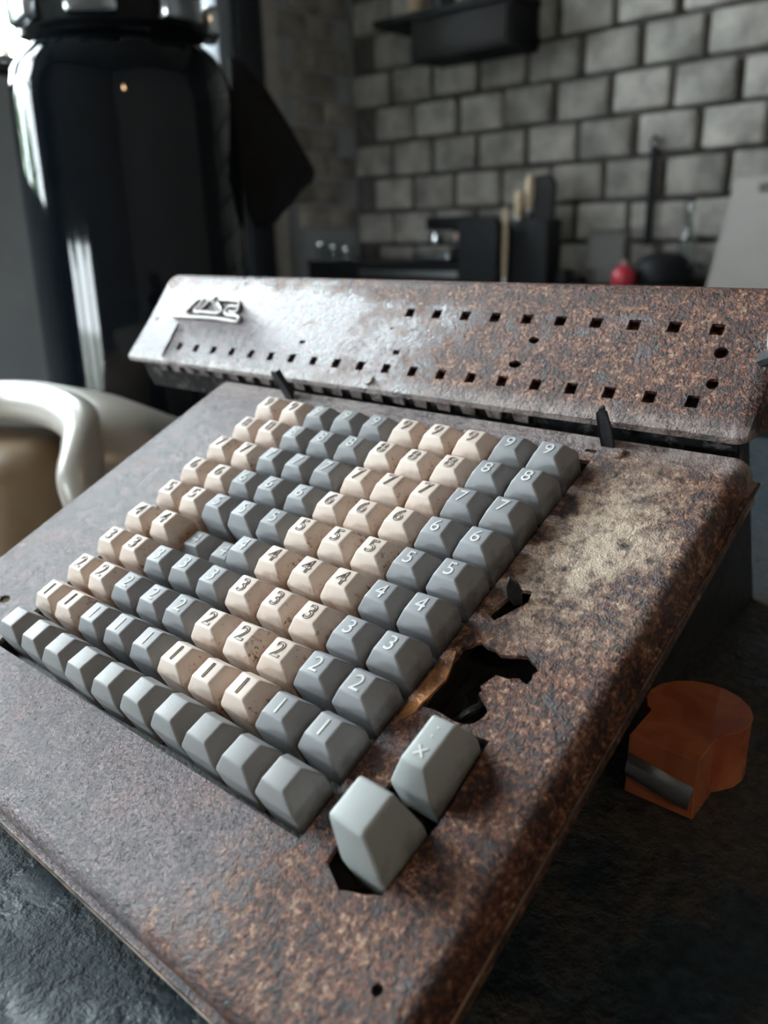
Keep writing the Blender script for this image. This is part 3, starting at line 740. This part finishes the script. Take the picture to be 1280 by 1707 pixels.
# tray and small radio-like box at far left
p = at(482, 420, 1, IY + .1)
bx = thing('small_box', 'small black box left of the glass jars', 'box', (p.x, IY + .12, lz))
obj('body', newbox((-.045, -.03, 0), (.045, .03, .075), .006), M_blk, bx); obj('knob', lathe(bmesh.new(), [(0, 0), (.012, 0), (.012, .012), (0, .012)], 14, Matrix.Translation((-.025, -.03, .045)) @ Matrix.Rotation(PI / 2, 4, 'X'), False), M_steel, bx)
p = at(432, 470, 1, 2.9); 
bt = thing('pink_bottle', 'slim dusty pink bottle beside the black canister', 'bottle', (p.x, 2.86, KZ))
obj('body', lathe(bmesh.new(), [(0, 0), (.026, 0), (.028, .01), (.028, .12), (.012, .16), (.011, .20), (0, .20)], 24, None, False), M_pink, bt, 50)
obj('cap', lathe(bmesh.new(), [(0, .20), (.014, .20), (.014, .225), (0, .225)], 16, None, False), M_blk, bt, 50)
p = at(450, 470, 1, 2.84)
dk = thing('black_bottle', 'black bottle right of the pink bottle', 'bottle', (p.x + .03, 2.92, KZ))
obj('body', lathe(bmesh.new(), [(0, 0), (.034, 0), (.036, .01), (.036, .17), (.014, .21), (.013, .245), (0, .245)], 24, None, False), M_blk, dk, 50)
obj('cap', lathe(bmesh.new(), [(0, .245), (.016, .245), (.016, .265), (0, .265)], 16, None, False), M_steel, dk, 50)

# small coffee machine: black top, chrome fittings
QY = 2.97
l0, l1 = at(700, 440, 1, QY), at(775, 440, 1, QY)
cm = thing('coffee_machine', 'small black coffee machine with chrome fittings on the low cabinet', 'coffee machine', ((l0.x + l1.x) / 2, QY + .1, lz))
hw = (l1.x - l0.x) / 2
zt0, zt1 = at(735, 384, 1, QY).z - lz, at(735, 361, 1, QY).z - lz
obj('head', newbox((-hw, -.06, zt0), (hw * .85, .10, zt1), .012), M_blk, cm)
obj('back_column', newbox((-hw * .3, .03, 0), (hw * .6, .10, zt0), .004), M_dwood, cm)
obj('drip_tray', newbox((-hw * 1.25, -.12, .005), (hw * .35, .05, .036), .006), M_chrome, cm)
obj('side_tray', newbox((hw * .40, -.10, .05), (hw * 1.1, .03, .09), .006), M_chrome, cm)
obj('group_head', lathe(bmesh.new(), [(0, 0), (.028, 0), (.032, .02), (.030, .05), (0, .05)], 20, Matrix.Translation((-hw * .55, -.05, zt0 - .062)), False), M_chrome, cm, 50)
obj('spout', lathe(bmesh.new(), [(0, 0), (.018, 0), (.022, .02), (.02, .045), (0, .045)], 16, Matrix.Translation((hw * .35, -.04, zt0 - .055)), False), M_pink, cm, 50)

# rounded black boards and the utensil holder
def slab(name, px0, px1, pyt, y, th, label, cat, mat, lean=.0, r=.06, zb=KZ):
    p0, p1, pt = at(px0, 470, 1, y), at(px1, 470, 1, y), at((px0 + px1) / 2, pyt, 1, y)
    wd, h = p1.x - p0.x, pt.z - zb
    poly = [(-wd / 2, 0), (wd / 2, 0)]
    for cx, a0 in ((wd / 2 - r, 0), (-wd / 2 + r, PI / 2)):
        for k in range(7): a = a0 + PI / 2 * k / 6; poly.append((cx + r * math.cos(a), h - r + r * math.sin(a)))
    t = thing(name, label, cat, ((p0.x + p1.x) / 2, y, zb))
    bm = bmesh.new(); prism(bm, poly, th, Matrix.Rotation(lean, 4, 'X') @ Matrix.Rotation(PI / 2, 4, 'X'))
    bmesh.ops.bevel(bm, geom=bm.edges[:], offset=.003, segments=1, affect='EDGES', clamp_overlap=True)
    obj('board', bm, mat, t, 40); return t, wd, h
slab('black_tray', 772, 836, 362, 2.86, .05, 'black round-cornered tray standing between coffee machine and utensil holder', 'tray', M_blk, -.03, .05)
slab('dark_board', 880, 918, 292, 3.05, .03, 'tall dark board with rounded top behind the wooden handles', 'board', M_dwood, -.05, .045)
uh = at(876, 470, 1, 2.90)
hz = at(876, 366, 1, 2.90).z - KZ
hold = thing('utensil_holder', 'black block holding wooden handled knives on the counter', 'knife block', (uh.x, 2.94, KZ))
bm = newbox((-.095, -.05, 0), (.10, .07, hz), .012); obj('block', bm, M_blk, hold)
def handle(px, pyt, pyb, y, r, label):
    a, b = at(px, pyb, 1, y), at(px + 3, pyt, 1, y)
    t = thing('wooden_handle', label, 'utensil', (a.x, y, a.z + .001), (0, 0, 0), 'wooden handles in the black block')
    tube_ = tube(bmesh.new(), [Vector((0, 0, 0)), (b - a) * .12, (b - a) * .5, (b - a) * .95, b - a], [r * .6, r * .8, r, r * .9, r * .4], 12, .7)
    obj('grip', tube_, M_wood, t, 60)
    obj('ferrule', tube(bmesh.new(), [Vector((0, 0, 0)), (b - a) * .06], r * .8, 10), M_steel, t, 60)
handle(840, 346, 471, 2.86, .013, 'lowest wooden handle, left of the black block')
handle(863, 318, 366, 2.93, .021, 'middle wooden handle rising from the black block')
handle(881, 292, 352, 2.97, .020, 'tallest wooden handle in front of the dark board')
# hanging black tool on the wall
p = at(1091, 246, 1, WALLY - .05); q = at(1086, 408, 1, WALLY - .05)
hk = thing('iron_tool', 'long black iron tool hanging on the block wall', 'tool', (p.x, WALLY - .05, q.z))
obj('shaft', tube(bmesh.new(), [Vector((0, 0, 0)), Vector((0, 0, p.z - q.z))], .017, 12, .5), M_blk, hk)
obj('ring', tube(bmesh.new(), [Vector((.02 * math.cos(a * .6283), 0, p.z - q.z + .018 + .02 * math.sin(a * .6283))) for a in range(11)], .005, 6), M_blk, hk)
obj('hook', tube(bmesh.new(), [Vector((0, .05, p.z - q.z + .035)), Vector((0, -.006, p.z - q.z + .035)), Vector((0, -.012, p.z - q.z + .05))], .004, 6), M_blk, hk)
# red ball, pan, bottle, small things
p = at(1040, 458, 1, 2.98); r = .047
rb = thing('red_pot', 'small round red pot with a lid knob on the counter', 'pot', (p.x, 2.98, KZ))
obj('pot', lathe(bmesh.new(), [(0, 0), (r * .6, 0), (r * .95, r * .45), (r, r), (r * .9, r * 1.5), (r * .5, r * 1.9), (0, r * 2)], 24, None, False), M_red, rb, 60)
obj('knob', lathe(bmesh.new(), [(0, r * 1.95), (.008, r * 2), (.013, r * 2.2), (.008, r * 2.4), (0, r * 2.42)], 14, None, False), M_pink, rb, 60)
p = at(1100, 468, 1, 3.12)
pn = thing('black_pan', 'black domed pan lying on the counter right of the red pot', 'pan', (p.x + .012, 3.11, KZ))
obj('bowl', lathe(bmesh.new(), [(0, 0), (.10, 0), (.118, .03), (.11, .09), (.07, .13), (0, .14)], 32, None, False), M_blk, pn, 60)
obj('handle', tube(bmesh.new(), [Vector((.10, -.02, .08)), Vector((.14, -.04, .10)), Vector((.17, -.05, .09))], [.010, .009, .011], 10), M_blk, pn, 60)
p = at(1128, 470, 1, 3.2)
wb_ = thing('clear_bottle', 'tall clear glass bottle against the block wall beside the cutting board', 'bottle', (p.x, 3.28, KZ))
hb = at(1128, 352, 1, 3.28).z - KZ
obj('glass', lathe(bmesh.new(), [(0, 0), (.034, 0), (.036, .01), (.036, hb * .6), (.016, hb * .75), (.014, hb), (.010, hb), (.012, hb * .75), (.032, hb * .58), (.032, .012), (0, .012)], 24, None, False), M_glass, wb_, 50)
obj('cap', lathe(bmesh.new(), [(0, hb), (.016, hb), (.016, hb + .03), (0, hb + .03)], 16, None, False), M_steel, wb_, 50)
p = at(925, 468, 1, 2.95)
cp_ = thing('dark_cup', 'dark stoneware cup on the counter right of the knife block', 'cup', (p.x + .02, 2.98, KZ))
obj('cup', lathe(bmesh.new(), [(0, 0), (.030, 0), (.038, .03), (.038, .075), (.034, .075), (.033, .03), (0, .01)], 24, None, False), M_blk, cp_, 50)
obj('handle', tube(bmesh.new(), smoothpath([(.034, 0, .06), (.06, 0, .06), (.062, 0, .025), (.036, 0, .02)], 4), .006, 8), M_blk, cp_, 60)
p = at(985, 468, 1, 3.05)
gc = thing('grey_bag', 'crumpled pale grey paper bag against the wall', 'bag', (p.x, 3.2, KZ))
rn = random.Random(5); bm = newbox((-.08, -.04, 0), (.08, .05, .22), .02, 3)
for v in bm.verts: v.co += Vector((rn.uniform(-.010, .010), rn.uniform(-.012, .012), rn.uniform(-.008, .008) if v.co.z > .01 else 0))
obj('paper', bm, M_steel if False else plain('grey_paper', (.19, .185, .18), .8), gc, 50)
p = at(965, 475, 1, 2.93)
tr = thing('steel_tray', 'shallow steel tray lying on the counter in front of the red pot', 'tray', (at(1000, 470, 1, 2.85).x, 2.86, KZ))
obj('tray', newbox((-.16, -.05, 0), (.30, .05, .012), .005), plain('dull_tray', (.20, .20, .205), .35, .6), tr)
obj('rim', tube(bmesh.new(), [Vector(q) for q in ((-.16, -.05, .014), (.30, -.05, .014), (.30, .05, .014), (-.16, .05, .014))], .004, 6), M_steel, tr)
# cutting board leaning on the wall
yb = 3.04
bl, br_, tl = at(1176, 474, 1, yb), at(1330, 480, 1, yb), at(1200, 292, 1, yb + .12)
wd = br_.x - bl.x; hh = tl.z - KZ
cbt = thing('cutting_board', 'large pale grey cutting board with handle slot leaning on the block wall', 'cutting board', (bl.x + wd / 2, yb, KZ + .004))
lean = -math.atan2(.12, hh)
outl = [(-wd / 2, 0), (wd / 2, 0), (wd / 2 - .01, hh), (-wd / 2 + .03, hh)]
bm = holed(outl, [[(-wd / 2 + .12, hh - .055), (wd / 2 - .10, hh - .055), (wd / 2 - .10, hh - .025), (-wd / 2 + .12, hh - .025)]], .018)
bmesh.ops.transform(bm, matrix=Matrix.Rotation(lean, 4, 'X') @ Matrix.Rotation(PI / 2, 4, 'X'), verts=bm.verts[:])
obj('board', bm, M_board, cbt, 40)
# wall shelf with black box underneath
sy = WALLY - .28
s0, s1 = at(620, 42, 1, sy), at(850, 20, 1, sy)
sh = thing('wall_shelf', 'black plank shelf high on the block wall', 'shelf', ((s0.x + s1.x) / 2, WALLY - .14, s0.z))
hw = (s1.x - s0.x) / 2
obj('plank', newbox((-hw, -.14, -.015), (hw, .135, .015), .004), M_blk, sh)
b0, b1 = at(686, 104, 1, sy + .02), at(850, 88, 1, sy + .02)
bxx = thing('black_box', 'black box fixed under the wall shelf', 'box', ((b0.x + b1.x) / 2, WALLY - .13, b0.z))
hz = s0.z - .015 - b0.z; hw2 = (b1.x - b0.x) / 2
obj('body', newbox((-hw2, -.13, 0), (hw2, .12, hz), .006), M_blk, bxx); obj('front_panel', newbox((-hw2 + .015, -.138, .015), (hw2 - .015, -.128, hz - .015), .003), M_dwood, bxx)
for i, (px, r, h, m_, lab) in enumerate(((690, .045, .10, M_wood, 'pale wooden pot at the left on the wall shelf'), (742, .04, .12, M_blk, 'black pot in the middle of the wall shelf'), (765, .03, .09, M_wood, 'narrow wooden pot right of the black pot on the wall shelf'))):
    p = at(px, 25, 1, sy + .08)
    t = thing('pot', lab, 'pot', (p.x, sy + .1, s0.z + .015))
    obj('body', lathe(bmesh.new(), [(0, 0), (r * .8, 0), (r, h * .5), (r * .9, h), (r * .8, h), (r * .85, h * .5), (0, .01)], 24, None, False), m_, t, 50)
    obj('rim', lathe(bmesh.new(), [(r * .78, h), (r * .94, h - .004), (r * .94, h + .006), (r * .78, h + .006)], 24, None, False), M_blk, t, 50)
